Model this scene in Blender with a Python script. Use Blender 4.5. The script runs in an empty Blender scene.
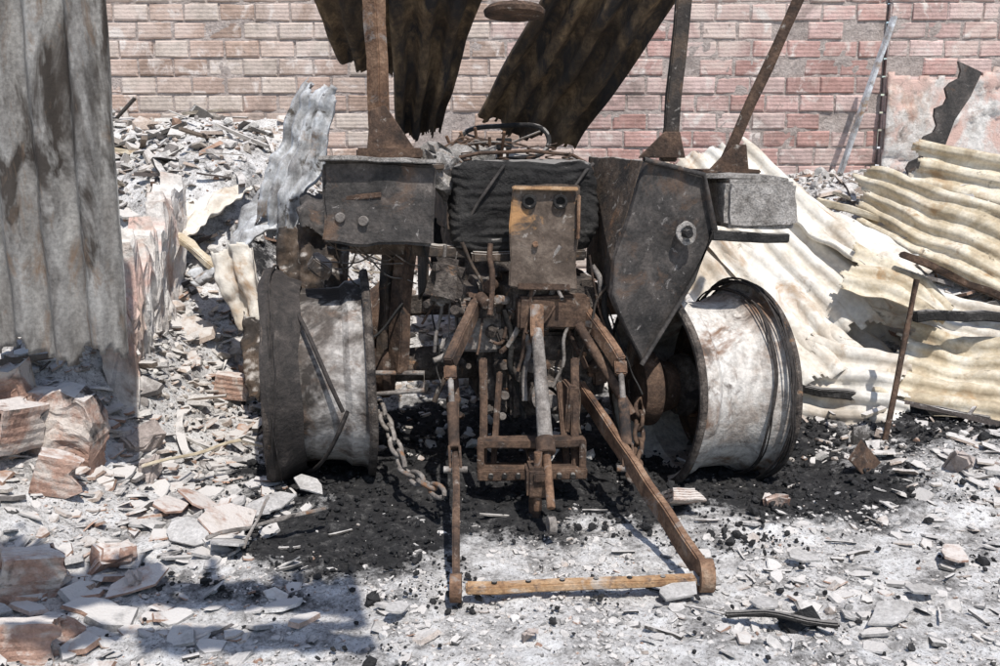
import bpy, bmesh, math, random
import numpy as np
from mathutils import Vector, Matrix, Euler, noise
random.seed(7)
V=Vector
scn=bpy.context.scene
scn.view_settings.view_transform='Standard'
scn.view_settings.look='None'
scn.view_settings.exposure=0

# ---------------------------------------------------------------- materials
def mk(name, stops, scale=6, detail=5, rough=.85, metal=0.0, bump=.4, bscale=45, dist=.4, stretch=(1,1,1),
       over=None, attr=False, fine=(.7,1.0), wave=None, dust=None):
    m=bpy.data.materials.new(name); m.use_nodes=True
    nt=m.node_tree; N=nt.nodes; L=nt.links
    b=N['Principled BSDF']; b.inputs['Roughness'].default_value=rough; b.inputs['Metallic'].default_value=metal
    b.inputs['Specular IOR Level'].default_value=.25
    tc=N.new('ShaderNodeTexCoord'); mp=N.new('ShaderNodeMapping'); mp.inputs['Scale'].default_value=stretch
    L.new(tc.outputs['Object'],mp.inputs['Vector'])
    def nz(s,d,dd=0.0,src=None,r=.6):
        n=N.new('ShaderNodeTexNoise'); n.inputs['Scale'].default_value=s; n.inputs['Detail'].default_value=d
        n.inputs['Distortion'].default_value=dd; n.inputs['Roughness'].default_value=r
        L.new(src or mp.outputs['Vector'],n.inputs['Vector']); return n
    def ramp(st,src):
        r=N.new('ShaderNodeValToRGB'); e=r.color_ramp.elements
        while len(e)<len(st): e.new(.5)
        for i,(p,c) in enumerate(st):
            e[i].position=p; e[i].color=(c[0],c[1],c[2],1) if not isinstance(c,(int,float)) else (c,c,c,1)
        L.new(src,r.inputs['Fac']); return r
    def mix(kind,fac,a,bb):
        x=N.new('ShaderNodeMix'); x.data_type='RGBA'; x.blend_type=kind
        if isinstance(fac,(int,float)): x.inputs[0].default_value=fac
        else: L.new(fac,x.inputs[0])
        L.new(a,x.inputs[6])
        if isinstance(bb,tuple): x.inputs[7].default_value=(*bb,1)
        else: L.new(bb,x.inputs[7])
        return x.outputs[2]
    n1=nz(scale,detail,dist,None,.65); col=ramp(stops,n1.outputs['Fac']).outputs['Color']
    n2=nz(scale*7+9,3,0,tc.outputs['Object'],.7)
    f=ramp([(.35,fine[0]),(.62,fine[1])],n2.outputs['Fac'])
    col=mix('MULTIPLY',1.0,col,f.outputs['Color'])
    if attr:
        a=N.new('ShaderNodeAttribute'); a.attribute_name='Col'
        col=mix('MULTIPLY',1.0,col,a.outputs['Color'])
    if over:
        for (oc,os,lo,hi) in over:
            n3=nz(os,5,.6,None,.7); r3=ramp([(lo,0),(hi,1)],n3.outputs['Fac'])
            mp3=N.new('ShaderNodeMapping'); mp3.inputs['Location'].default_value=(os*3.1+1,7.7*os,2.3)
            mp3.inputs['Scale'].default_value=stretch
            L.new(tc.outputs['Object'],mp3.inputs['Vector']); L.new(mp3.outputs['Vector'],n3.inputs['Vector'])
            col=mix('MIX',r3.outputs['Color'],col,oc)
    if dust:   # settled ash on up-facing surfaces
        dc,lo,hi=dust
        g=N.new('ShaderNodeNewGeometry'); sx=N.new('ShaderNodeSeparateXYZ'); L.new(g.outputs['Normal'],sx.inputs[0])
        md=N.new('ShaderNodeMath'); md.operation='MULTIPLY_ADD'; md.inputs[1].default_value=.55
        L.new(sx.outputs['Z'],md.inputs[0]); nd=nz(9,4,0,tc.outputs['Object'],.7); L.new(nd.outputs['Fac'],md.inputs[2])
        rd=ramp([(lo,0),(hi,1)],md.outputs[0]); col=mix('MIX',rd.outputs['Color'],col,dc)
    L.new(col,b.inputs['Base Color'])
    nb=nz(bscale,4,0,tc.outputs['Object'],.7)
    bp=N.new('ShaderNodeBump'); bp.inputs['Strength'].default_value=bump; bp.inputs['Distance'].default_value=.02
    L.new(nb.outputs['Fac'],bp.inputs['Height'])
    nrm=bp.outputs['Normal']
    if wave:
        w=N.new('ShaderNodeTexWave'); w.wave_type='BANDS'; w.bands_direction='Z'; w.inputs['Scale'].default_value=wave
        w.inputs['Distortion'].default_value=.4
        L.new(tc.outputs['Object'],w.inputs['Vector'])
        b2=N.new('ShaderNodeBump'); b2.inputs['Strength'].default_value=.25; b2.inputs['Distance'].default_value=.007
        L.new(w.outputs['Fac'],b2.inputs['Height']); L.new(nrm,b2.inputs['Normal']); nrm=b2.outputs['Normal']
    L.new(nrm,b.inputs['Normal'])
    return m
BLK=(.026,.023,.022); DRK=(.055,.046,.04); BRN=(.1,.072,.053); RST=(.21,.115,.065); GRY=(.24,.215,.195)
ASHD=(.4,.37,.34)
m_burnt=mk('burnt_steel',[(.3,BLK),(.46,DRK),(.58,BRN),(.7,(.19,.155,.13))],6,over=[(RST,4,.62,.72),((.3,.27,.24),16,.6,.7)],dust=(ASHD,.82,1.12))
m_panel=mk('burnt_panel',[(.3,(.028,.026,.025)),(.48,(.058,.052,.048)),(.6,(.095,.082,.074)),(.72,(.16,.138,.122))],7,rough=.7,over=[((.12,.075,.05),4,.56,.7),((.24,.22,.205),20,.62,.7),((.2,.18,.165),3,.62,.74)],bump=.35,fine=(.6,1))
m_black=mk('charred_black',[(.3,(.014,.013,.013)),(.6,(.036,.034,.032)),(.8,(.1,.093,.087))],9,rough=.85,bump=.7,bscale=35,dust=((.22,.205,.19),.95,1.3))
m_rust=mk('rusty_steel',[(.3,(.07,.045,.033)),(.45,(.16,.092,.058)),(.6,(.27,.165,.105)),(.75,(.38,.28,.2))],10,rough=.9,over=[(GRY,9,.57,.69),(BLK,6,.6,.7)],fine=(.6,1))
m_rustd=mk('dark_rust',[(.3,(.035,.027,.023)),(.48,(.085,.055,.04)),(.62,(.15,.095,.065)),(.78,(.27,.2,.155))],9,rough=.9,over=[((.28,.25,.22),14,.6,.7),(BLK,5,.58,.68)],fine=(.6,1))
m_orange=mk('orange_rust',[(.3,(.24,.13,.07)),(.5,(.42,.26,.14)),(.7,(.54,.39,.26))],12,rough=.9,over=[((.14,.1,.08),11,.54,.66),((.45,.42,.38),7,.58,.7)])
m_greyst=mk('heat_greyed_steel',[(.3,(.1,.085,.075)),(.5,(.23,.205,.185)),(.7,(.4,.37,.34))],11,rough=.85,over=[(RST,8,.56,.66),(BLK,12,.62,.7)],fine=(.6,1))
m_conc=mk('ash_crusted_steel',[(.3,(.16,.145,.13)),(.5,(.34,.315,.29)),(.7,(.5,.47,.44))],14,rough=.95,over=[((.08,.06,.05),9,.6,.7),((.25,.15,.09),6,.62,.7)],bump=.8,fine=(.55,1))
m_plate=mk('bracket_plate',[(.3,(.05,.038,.03)),(.5,(.11,.083,.065)),(.65,(.19,.15,.12))],8,over=[((.36,.2,.09),5,.57,.68),((.3,.27,.24),14,.62,.7)],bump=.3)
m_rimL=mk('rim_paint_burnt',[(.32,(.05,.042,.037)),(.43,(.11,.092,.08)),(.5,(.25,.225,.205)),(.58,(.46,.43,.4)),(.75,(.6,.575,.55))],3.4,rough=.8,over=[((.15,.095,.065),5,.54,.66),((.04,.034,.03),2.6,.5,.6)],bump=.35,fine=(.6,1))
m_rimR=mk('rim_paint_white',[(.3,(.22,.16,.125)),(.42,(.42,.36,.31)),(.52,(.62,.58,.53)),(.75,(.7,.67,.63))],2.8,rough=.8,over=[((.2,.125,.085),2.4,.53,.63),((.09,.07,.058),5,.55,.67),((.3,.26,.23),13,.58,.68)],bump=.35,fine=(.62,1))
m_wire=mk('tyre_wire',[(.3,(.024,.022,.021)),(.6,(.062,.053,.048)),(.8,(.14,.12,.108))],20,rough=.8)
m_cast=mk('cast_housing',[(.3,(.045,.037,.032)),(.5,(.1,.082,.07)),(.65,(.19,.163,.14)),(.8,(.34,.3,.265))],12,rough=.95,over=[(BLK,6,.52,.63),((.24,.14,.08),11,.61,.7)],bump=.8,fine=(.55,1))
m_shL=mk('sooty_galvanised_sheet',[(.32,(.12,.11,.1)),(.42,(.2,.188,.175)),(.55,(.3,.288,.27)),(.75,(.42,.405,.38))],6,rough=.8,stretch=(1.3,1.3,.5),over=[((.05,.042,.036),2.8,.5,.6),((.17,.12,.085),5,.55,.68)],bump=.2,fine=(.68,1))
m_shW=mk('whitened_sheet',[(.3,(.4,.33,.25)),(.43,(.56,.5,.42)),(.54,(.69,.65,.58)),(.75,(.73,.71,.67))],3.2,rough=.8,over=[((.38,.27,.18),3,.58,.7),((.12,.1,.08),7,.63,.73)],bump=.2,fine=(.82,1))
m_shY=mk('ochre_sheet',[(.3,(.32,.25,.17)),(.44,(.48,.4,.28)),(.56,(.62,.55,.43)),(.75,(.7,.66,.58))],4,rough=.8,over=[((.34,.23,.13),4,.56,.68),((.1,.08,.06),6,.61,.71)],bump=.2,fine=(.78,1))
m_shS=mk('crumpled_zinc',[(.3,(.2,.19,.185)),(.46,(.4,.4,.4)),(.62,(.62,.64,.66))],7,rough=.7,over=[((.26,.18,.12),4,.56,.68),((.07,.06,.05),7,.58,.68)],bump=.15)
m_shB=mk('scorched_roof_sheet',[(.3,(.03,.023,.018)),(.48,(.08,.056,.036)),(.62,(.19,.13,.075)),(.8,(.34,.26,.15))],4,rough=.85,stretch=(1.6,1.6,.5),over=[(BLK,4,.47,.62)],bump=.2,fine=(.6,1))
m_brick=mk('hollow_brick',[(.3,(.68,.66,.64)),(.5,(.86,.85,.84)),(.7,(1,1,1))],2.4,rough=.95,attr=True,wave=9.5,bump=.4,over=[((.6,.49,.43),1.3,.5,.66),((.13,.105,.09),.9,.56,.72),((.62,.55,.5),5,.55,.66),((.2,.16,.14),9,.62,.72)],fine=(.78,1))
m_mortar=mk('mortar',[(.3,(.36,.3,.27)),(.6,(.5,.43,.39)),(.8,(.58,.52,.48))],4,rough=.95,bump=.8,bscale=60,over=[((.16,.13,.11),.9,.56,.72)])
m_plaster=mk('crumbling_plaster',[(.36,(.46,.28,.22)),(.43,(.56,.43,.36)),(.5,(.66,.61,.56)),(.62,(.72,.69,.65)),(.8,(.56,.52,.47))],1.5,rough=.95,bump=.5,over=[((.33,.26,.22),2.6,.56,.66),((.6,.42,.36),1.1,.53,.62),((.2,.17,.15),7,.6,.7)])
m_rubble=mk('rubble_pieces',[(.3,(.7,.7,.7)),(.7,(1,1,1))],14,rough=.95,attr=True,bump=.5,bscale=90,dust=((.56,.53,.5),.8,1.2))
m_char=mk('charcoal',[(.3,(.018,.018,.019)),(.6,(.042,.041,.041)),(.8,(.1,.097,.094))],30,rough=.8,bump=.8,bscale=70,dust=((.32,.31,.3),1.0,1.25))
m_terra=mk('terracotta',[(.3,(.3,.18,.135)),(.6,(.44,.285,.22)),(.8,(.5,.39,.32))],6,rough=.95,bump=.6,over=[((.5,.44,.39),4,.48,.6),((.06,.05,.045),3,.56,.66)],dust=((.56,.51,.47),.85,1.15))
m_tile=mk('cement_tile',[(.3,(.33,.31,.29)),(.6,(.5,.48,.46)),(.8,(.64,.62,.6))],9,bump=.5,over=[((.16,.15,.14),5,.58,.7)])

def ground_mat():
    m=bpy.data.materials.new('ash_ground'); m.use_nodes=True
    nt=m.node_tree;N=nt.nodes;L=nt.links;b=N['Principled BSDF'];b.inputs['Roughness'].default_value=.95
    b.inputs['Specular IOR Level'].default_value=.15
    tc=N.new('ShaderNodeTexCoord')
    def nz(s,d,r=.65):
        n=N.new('ShaderNodeTexNoise');n.inputs['Scale'].default_value=s;n.inputs['Detail'].default_value=d;n.inputs['Roughness'].default_value=r
        L.new(tc.outputs['Object'],n.inputs['Vector']);return n
    def ramp(st,src):
        r=N.new('ShaderNodeValToRGB');e=r.color_ramp.elements
        while len(e)<len(st):e.new(.5)
        for i,(p,c) in enumerate(st):
            e[i].position=p;e[i].color=(*c,1) if isinstance(c,tuple) else (c,c,c,1)
        L.new(src,r.inputs['Fac']);return r
    ash=ramp([(.35,(.15,.142,.136)),(.43,(.36,.345,.33)),(.5,(.62,.6,.58)),(.6,(.8,.79,.775))],nz(5,9,.82).outputs['Fac'])
    spk=ramp([(.34,(.25,.245,.24)),(.42,(.72,.715,.71)),(.5,(1,1,1))],nz(75,4,.8).outputs['Fac'])
    mu=N.new('ShaderNodeMix');mu.data_type='RGBA';mu.blend_type='MULTIPLY';mu.inputs[0].default_value=1
    L.new(ash.outputs['Color'],mu.inputs[6]);L.new(spk.outputs['Color'],mu.inputs[7])
    ch=ramp([(.35,(.015,.015,.016)),(.55,(.04,.039,.039)),(.66,(.13,.125,.12)),(.74,(.4,.39,.38))],nz(18,7,.8).outputs['Fac'])
    at=N.new('ShaderNodeAttribute');at.attribute_name='char'
    ad=N.new('ShaderNodeMath');ad.operation='MULTIPLY_ADD';n=nz(3.6,9,.8);ad.inputs[1].default_value=1.5
    L.new(n.outputs['Fac'],ad.inputs[0]);L.new(at.outputs['Fac'],ad.inputs[2])
    sc=N.new('ShaderNodeMath');sc.operation='DIVIDE';sc.inputs[1].default_value=2.0
    L.new(ad.outputs[0],sc.inputs[0]); r=ramp([(1.12/2,0),(1.36/2,1)],sc.outputs[0])
    x=N.new('ShaderNodeMix');x.data_type='RGBA';L.new(r.outputs['Color'],x.inputs[0]);L.new(mu.outputs[2],x.inputs[6]);L.new(ch.outputs['Color'],x.inputs[7])
    L.new(x.outputs[2],b.inputs['Base Color'])
    bp=N.new('ShaderNodeBump');bp.inputs['Strength'].default_value=.75;bp.inputs['Distance'].default_value=.025
    L.new(nz(34,7,.85).outputs['Fac'],bp.inputs['Height']);L.new(bp.outputs['Normal'],b.inputs['Normal'])
    return m
m_ground=ground_mat()

# ---------------------------------------------------------------- mesh helpers
def empty(name,loc):
    e=bpy.data.objects.new(name,None); e.location=loc; e.empty_display_size=.2
    scn.collection.objects.link(e); return e
def add(name,me,mat,parent=None,smooth=False):
    o=bpy.data.objects.new(name,me); scn.collection.objects.link(o)
    if mat: me.materials.append(mat)
    if smooth: me.polygons.foreach_set('use_smooth',[True]*len(me.polygons))
    if parent:
        o.parent=parent; o.matrix_parent_inverse=Matrix.Translation(-V(parent.location))
    return o
def pyd(name,vs,fs,mat,parent=None,smooth=False):
    me=bpy.data.meshes.new(name); me.from_pydata([tuple(v) for v in vs],[],fs); me.update()
    return add(name,me,mat,parent,smooth)
def box(name,c,s,mat,parent=None,rot=(0,0,0),bev=.008,dent=0,M=None,ds=6):
    bm=bmesh.new(); bmesh.ops.create_cube(bm,size=1)
    bmesh.ops.scale(bm,vec=s,verts=bm.verts)
    if bev: bmesh.ops.bevel(bm,geom=list(bm.edges),offset=min(bev,min(s)*.3),segments=2,affect='EDGES')
    if dent:
        for k in range(3):
            le=[e for e in bm.edges if e.calc_length()>.06]
            if le: bmesh.ops.subdivide_edges(bm,edges=le,cuts=1,use_grid_fill=True)
    if M is None: M=Matrix.Translation(V(c))@Euler([math.radians(a) for a in rot]).to_matrix().to_4x4()
    bm.transform(M)
    if dent:
        for v in bm.verts:
            v.co+=noise.noise_vector(v.co*ds)*dent+noise.noise_vector(v.co*ds*3.3)*dent*.4
    bmesh.ops.recalc_face_normals(bm,faces=bm.faces)
    me=bpy.data.meshes.new(name); bm.to_mesh(me); bm.free()
    return add(name,me,mat,parent)
def beam(name,p1,p2,w,d,mat,parent=None,bev=.006,dent=0,roll=0):
    p1=V(p1);p2=V(p2);dv=p2-p1
    q=dv.to_track_quat('Z','Y')
    M=Matrix.Translation((p1+p2)/2)@q.to_matrix().to_4x4()@Matrix.Rotation(math.radians(roll),4,'Z')
    return box(name,None,(w,d,dv.length),mat,parent,bev=bev,dent=dent,M=M)
def lathe(name,C,ax,prof,mat,parent=None,seg=64,wob=0,smooth=True,wf=4):
    ax=V(ax).normalized(); C=V(C)
    a=ax.orthogonal().normalized(); b=ax.cross(a)
    vs=[];n=len(prof)
    for i in range(seg):
        t=2*math.pi*i/seg; d=a*math.cos(t)+b*math.sin(t)
        for (x,r) in prof:
            p=C+ax*x+d*r
            if wob: p+=noise.noise_vector(p*wf)*wob
            vs.append(p)
    fs=[]
    for i in range(seg):
        j=(i+1)%seg
        for k in range(n-1): fs.append((i*n+k,j*n+k,j*n+k+1,i*n+k+1))
    o=pyd(name,vs,fs,mat,parent,smooth)
    if smooth:
        md=o.modifiers.new('es','EDGE_SPLIT'); md.split_angle=math.radians(35)
    return o
def cyl(name,p1,p2,r,mat,parent=None,seg=24,r2=None,bev=.12):
    p1=V(p1);p2=V(p2);L=(p2-p1).length; r2=r2 or r; e=min(r*bev,L*.2)
    return lathe(name,p1,p2-p1,[(0,.0001),(0,r-e),(e,r),(L-e,r2),(L,r2-e),(L,.0001)],mat,parent,seg)
def sweep(name,pts,r,mat,parent=None,closed=False,seg=7):
    pts=[V(p) for p in pts];n=len(pts);vs=[];fs=[]
    up=V((.31,.2,.93)).normalized()
    for i,p in enumerate(pts):
        if closed: t=(pts[(i+1)%n]-pts[i-1])
        else: t=pts[min(i+1,n-1)]-pts[max(i-1,0)]
        t.normalize(); a=t.cross(up)
        if a.length<.05: a=t.cross(V((1,0,0)))
        a.normalize(); b=t.cross(a)
        for k in range(seg):
            th=2*math.pi*k/seg; vs.append(p+(a*math.cos(th)+b*math.sin(th))*r)
    for i in range(n if closed else n-1):
        j=(i+1)%n
        for k in range(seg): fs.append((i*seg+k,i*seg+(k+1)%seg,j*seg+(k+1)%seg,j*seg+k))
    return pyd(name,vs,fs,mat,parent,True)
def plate(name,poly,th,mat,parent=None,bev=.004,dent=0):
    poly=[V(p) for p in poly]
    bm=bmesh.new(); f=bm.faces.new([bm.verts.new(p) for p in poly]); f.normal_update(); nn=f.normal.copy()
    r=bmesh.ops.extrude_face_region(bm,geom=[f]); ev=[e for e in r['geom'] if isinstance(e,bmesh.types.BMVert)]
    bmesh.ops.translate(bm,verts=ev,vec=nn*th)
    if bev: bmesh.ops.bevel(bm,geom=list(bm.edges),offset=bev,segments=1,affect='EDGES')
    if dent:
        bmesh.ops.triangulate(bm,faces=bm.faces)
        for k in range(3):
            le=[e for e in bm.edges if e.calc_length()>.07]
            if le: bmesh.ops.subdivide_edges(bm,edges=le,cuts=1)
            bmesh.ops.triangulate(bm,faces=[f for f in bm.faces if len(f.verts)>3])
        for v in bm.verts: v.co+=noise.noise_vector(v.co*5)*dent
    bmesh.ops.recalc_face_normals(bm,faces=bm.faces)
    me=bpy.data.meshes.new(name); bm.to_mesh(me); bm.free(); return add(name,me,mat,parent)
def corr(name,P00,P10,P11,P01,ribs,amp,mat,parent=None,crumple=.03,cs=1.5,rag=.06,nv=60,seed=0,holes=0,sharp=2.2,curl=0,per=10):
    """corrugated sheet: u runs across the ribs, v along them"""
    P00,P10,P11,P01=map(V,(P00,P10,P11,P01)); nu=ribs*per
    nn=(P10-P00).cross(P01-P00).normalized(); vs=[]
    so=V((seed*3.7,seed*1.3,seed*5.1))
    for j in range(nv+1):
        v=j/nv
        for i in range(nu+1):
            u=i/nu
            p=(P00*(1-u)+P10*u)*(1-v)+(P01*(1-u)+P11*u)*v
            w=max(-1,min(1,math.sin(2*math.pi*u*ribs)*sharp))
            damp=.8+.35*noise.noise(p*1.7+so)
            c=noise.noise(p*cs+so)+.45*noise.noise(p*cs*2.7+so)+.2*noise.noise(p*cs*7+so)
            p=p+nn*(w*amp*damp+c*crumple+curl*(v-.5)**2*4)+noise.noise_vector(p*2.2+so)*crumple*.5
            vs.append(p)
    fs=[]
    L1=((P01-P00).length+(P11-P10).length)/2
    for j in range(nv):
        v=(j+.5)/nv
        for i in range(nu):
            u=(i+.5)/nu
            r0=rag*(noise.noise(V((u*ribs*.9,seed,0)))*.8+.5+.5*noise.noise(V((u*ribs*3,seed,4))))/L1
            r1=rag*(noise.noise(V((u*ribs*.9,seed,9)))*.8+.5+.5*noise.noise(V((u*ribs*3,seed,14))))/L1
            if v<r0 or v>1-r1: continue
            if holes and noise.noise(V((u*3+seed,v*4,seed)))+.3*noise.noise(V((u*11+seed,v*14,seed)))>holes: continue
            a=j*(nu+1)+i; fs.append((a,a+1,a+nu+2,a+nu+1))
    o=pyd(name,vs,fs,mat,parent,True)
    md=o.modifiers.new('th','SOLIDIFY'); md.thickness=.003
    return o
def sm(a,b,x):
    t=max(0,min(1,(x-a)/(b-a))); return t*t*(3-2*t)

# ---------------------------------------------------------------- terrain
def CH(x,y):
    g=0
    for (cx,cy,rx,ry,a) in [(-.65,3.7,.5,.42,1.0),(-.2,4.35,1.1,.6,1.2),(.5,4.35,.8,.5,1.15),(1.35,4.25,.7,.45,1.1),(.95,2.75,.35,.3,.5),(1.9,3.5,.4,.2,.35),(.2,5.0,1.4,1.0,1),(2.3,4.9,.6,.6,.7),(-1.0,3.2,.6,.2,.5),(1.2,4.9,.9,.7,1),(-1.7,6.6,.3,.5,.6),(.15,3.8,.6,.3,.6),(-.35,3.1,.3,.22,.45),(-.3,2.75,.3,.2,.4),(.8,3.7,.25,.3,.5)]:
        g=max(g,a*math.exp(-(((x-cx)/rx)**2+((y-cy)/ry)**2)*.9))
    return g
def CM(x,y):   # coal present?
    return CH(x,y)+.55*noise.noise(V((x*2.4,y*2.4,0)))+.3*noise.noise(V((x*7,y*7,4)))
def H(x,y):
    if y>9.5 or y<-8 or abs(x)>9: return 0.0
    h=.05*noise.noise(V((x*.9,y*.9,0)))+.03*noise.noise(V((x*2.6,y*2.6,3)))+.018*noise.noise(V((x*8,y*8,5)))+.010*noise.noise(V((x*21,y*21,7)))
    h+=1.3*sm(5.1,7.6,y)*sm(-.7,-1.9,x)*(1+.25*noise.noise(V((x*1.2,y*1.2,8))))
    h+=.75*sm(5.0,7.4,y)*sm(1.2,2.6,x)+.4*sm(5.5,8,y)
    h+=.3*sm(-1.45,-2.3,x)*sm(2.8,3.6,y)*(1-sm(4.5,6,y))
    h+=.55*math.exp(-((x+2.1)/.42)**2-((y-5.1)/.8)**2)
    h+=.12*sm(1.5,2.4,x)*sm(3.6,4.6,y)
    h-=.03*math.exp(-((x-.2)**2+(y-3.6)**2)/.8)
    h-=.06*math.exp(-((x-1.0)**2+(y-4.6)**2)/.25)
    return h
def build_ground():
    xs=np.concatenate([[-90,-40,-20,-12,-9,-7,-6,-5],np.arange(-4.2,-2.4,.05),np.arange(-2.4,2.6,.02),np.arange(2.6,4.6,.05),[5,6,7,9,12,20,40,90]])
    ys=np.concatenate([[-80,-40,-20,-10,-6,-3,-1,.5,1.4],np.arange(2.0,4.8,.02),np.arange(4.8,8.9,.04),[9.2,10,12,15,20,40,90,200]])
    vs=[];ch=[]
    for y in ys:
        for x in xs:
            c=CH(x,y); z=H(x,y)+.02*c*abs(noise.noise(V((x*7,y*7,2))))
            if 2<y<4.8 and abs(x)<2.6: z+=.006*noise.noise(V((x*48,y*48,1)))
            vs.append((x,y,z)); ch.append(c)
    nx=len(xs); fs=[(j*nx+i,j*nx+i+1,(j+1)*nx+i+1,(j+1)*nx+i) for j in range(len(ys)-1) for i in range(nx-1)]
    me=bpy.data.meshes.new('ground'); me.from_pydata(vs,[],fs); me.update()
    a=me.attributes.new('char','FLOAT','POINT'); a.data.foreach_set('value',ch)
    add('ground',me,m_ground,None,True)
build_ground()

# ---------------------------------------------------------------- rubble masses
_bm=bmesh.new(); bmesh.ops.create_icosphere(_bm,subdivisions=1,radius=1); _bm.verts.ensure_lookup_table()
ICOV=[v.co.copy() for v in _bm.verts]; ICOF=[tuple(v.index for v in f.verts) for f in _bm.faces]; _bm.free()
class Mass:
    def __init__(s): s.v=[];s.f=[];s.c=[]
    def lump(s,p,size,col,flat=.7):
        b=len(s.v); R=Euler((random.gauss(0,.5),random.gauss(0,.5),random.uniform(0,6.28))).to_matrix()
        sx,sy,sz=size*.5,size*.5*random.uniform(.55,1),size*.5*flat*random.uniform(.7,1.2)
        for q in ICOV:
            k=random.uniform(.68,1.15); s.v.append(tuple(R@V((q.x*sx*k,q.y*sy*k,q.z*sz*k))+p))
        s.f+=[(a+b,c+b,d+b) for a,c,d in ICOF]
        j=random.uniform(.8,1.15); s.c+=[(col[0]*j,col[1]*j,col[2]*j,1)]*12
    def piece(s,p,size,flat,col,tilt=.5):
        n=random.choice([4,5,5,6,7,8]); b=len(s.v)
        R=Euler((random.gauss(0,tilt),random.gauss(0,tilt),random.uniform(0,6.28))).to_matrix()
        el=random.uniform(.45,1); th=size*flat*random.uniform(.6,1.3); bend=random.uniform(-.12,.12)
        an=sorted([(k+random.uniform(-.33,.33))/n*2*math.pi for k in range(n)])
        rr=[random.uniform(.62,1.12) for _ in an]
        for zz,sc in ((-.5,1.0),(.5,random.uniform(.8,1.0))):
            for a,r in zip(an,rr):
                xx=math.cos(a)*r*size*.5*sc; yy=math.sin(a)*r*size*.5*el*sc
                q=V((xx,yy,zz*th+random.uniform(-.12,.12)*th+bend*xx*xx/size*2))
                s.v.append(tuple(R@q+p))
        s.f.append(tuple(b+k for k in reversed(range(n)))); s.f.append(tuple(b+n+k for k in range(n)))
        for k in range(n):
            k2=(k+1)%n; s.f.append((b+k,b+k2,b+n+k2,b+n+k))
        j=random.uniform(.8,1.15)
        s.c+= [(col[0]*j,col[1]*j,col[2]*j,1)]*(2*n)
    def stick(s,p,L,w,col,tilt=.25):
        b=len(s.v); R=Euler((random.gauss(0,.1),random.gauss(0,tilt),random.uniform(0,6.28))).to_matrix()
        K=5; bx=random.uniform(-.15,.15)*L
        for k in range(K):
            t=k/(K-1)-.5
            for (a,c) in ((-1,-1),(1,-1),(1,1),(-1,1)):
                s.v.append(tuple(R@V((t*L,bx*(t*t)*2+a*w*.5*random.uniform(.7,1.2),c*w*.3*random.uniform(.6,1.2)))+p))
        for k in range(K-1):
            for c in range(4):
                c2=(c+1)%4; s.f.append((b+k*4+c,b+(k+1)*4+c,b+(k+1)*4+c2,b+k*4+c2))
        s.f.append((b,b+1,b+2,b+3)); e=b+(K-1)*4; s.f.append((e+3,e+2,e+1,e))
        s.c+=[(*col,1)]*(4*K)
    def make(s,name,mat):
        me=bpy.data.meshes.new(name); me.from_pydata(s.v,[],s.f); me.update()
        a=me.color_attributes.new('Col','FLOAT_COLOR','POINT'); a.data.foreach_set('color',np.array(s.c,dtype=np.float32).ravel())
        return add(name,me,mat)
PAL=[((.62,.6,.58),5),((.46,.44,.42),7),((.3,.29,.28),5),((.56,.48,.42),2.5),((.43,.28,.21),1.2),((.11,.105,.1),3.5),((.74,.72,.69),1.2)]
PALP=[((.68,.64,.6),5),((.53,.47,.41),4),((.6,.49,.41),4),((.46,.3,.22),1.6),((.33,.3,.28),2.5),((.12,.11,.1),2),((.76,.73,.68),4)]
PALT=[((.48,.31,.23),4),((.54,.4,.32),4),((.4,.26,.19),2.5),((.6,.52,.46),3),((.45,.43,.41),5),((.2,.18,.17),2.5),((.64,.61,.58),3)]
def pick(P): return random.choices([p[0] for p in P],[p[1] for p in P])[0]
mass=Mass()
for i in range(42000):
    y=2.3+3.0*random.random()**1.15; x=random.uniform(-.62,.62)*(y+.6)
    if CM(x,y)>.5 and random.random()<.95: continue
    if noise.noise(V((x*2.2,y*2.2,11)))<-.05 and random.random()<.75: continue
    s=min(.11,.005+random.expovariate(1/.0085))
    p=V((x,y,H(x,y)+s*.07)); P=PALT if (x<-.6 and random.random()<.3) else PAL
    if random.random()<.55: mass.piece(p,s*1.3,random.uniform(.05,.18),pick(P),.22)
    else: mass.lump(p,s*.9,pick(P))
for i in range(15000):
    y=random.uniform(4.6,8.3); x=random.uniform(-.6,.6)*(y+.6)
    if CH(x,y)>.5 and random.random()<.8: continue
    s=min(.26,.016+random.expovariate(1/.024)); p=V((x,y,H(x,y)+s*.15))
    if random.random()<.6: mass.piece(p,s*1.3,random.uniform(.05,.22),pick(PALP),.55)
    else: mass.lump(p,s,pick(PALP))
for i in range(150):
    if random.random()<.6: x=random.uniform(-3.4,-1.0);y=random.uniform(4.3,7.8)
    else: x=random.uniform(1.5,4.0);y=random.uniform(4.6,7.2)
    mass.stick(V((x,y,H(x,y)+.05)),random.uniform(.15,.6),random.uniform(.012,.05),random.choice([(.46,.4,.32),(.1,.09,.08),(.25,.2,.16),(.5,.46,.41),(.12,.1,.09)]),.3)
for i in range(45):
    x=random.uniform(-2.0,2.4);y=random.uniform(2.6,4.2)
    mass.stick(V((x,y,H(x,y)+.012)),random.uniform(.04,.16),random.uniform(.006,.016),random.choice([(.35,.32,.29),(.1,.09,.08),(.25,.22,.2),(.05,.05,.05)]),.06)
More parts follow.
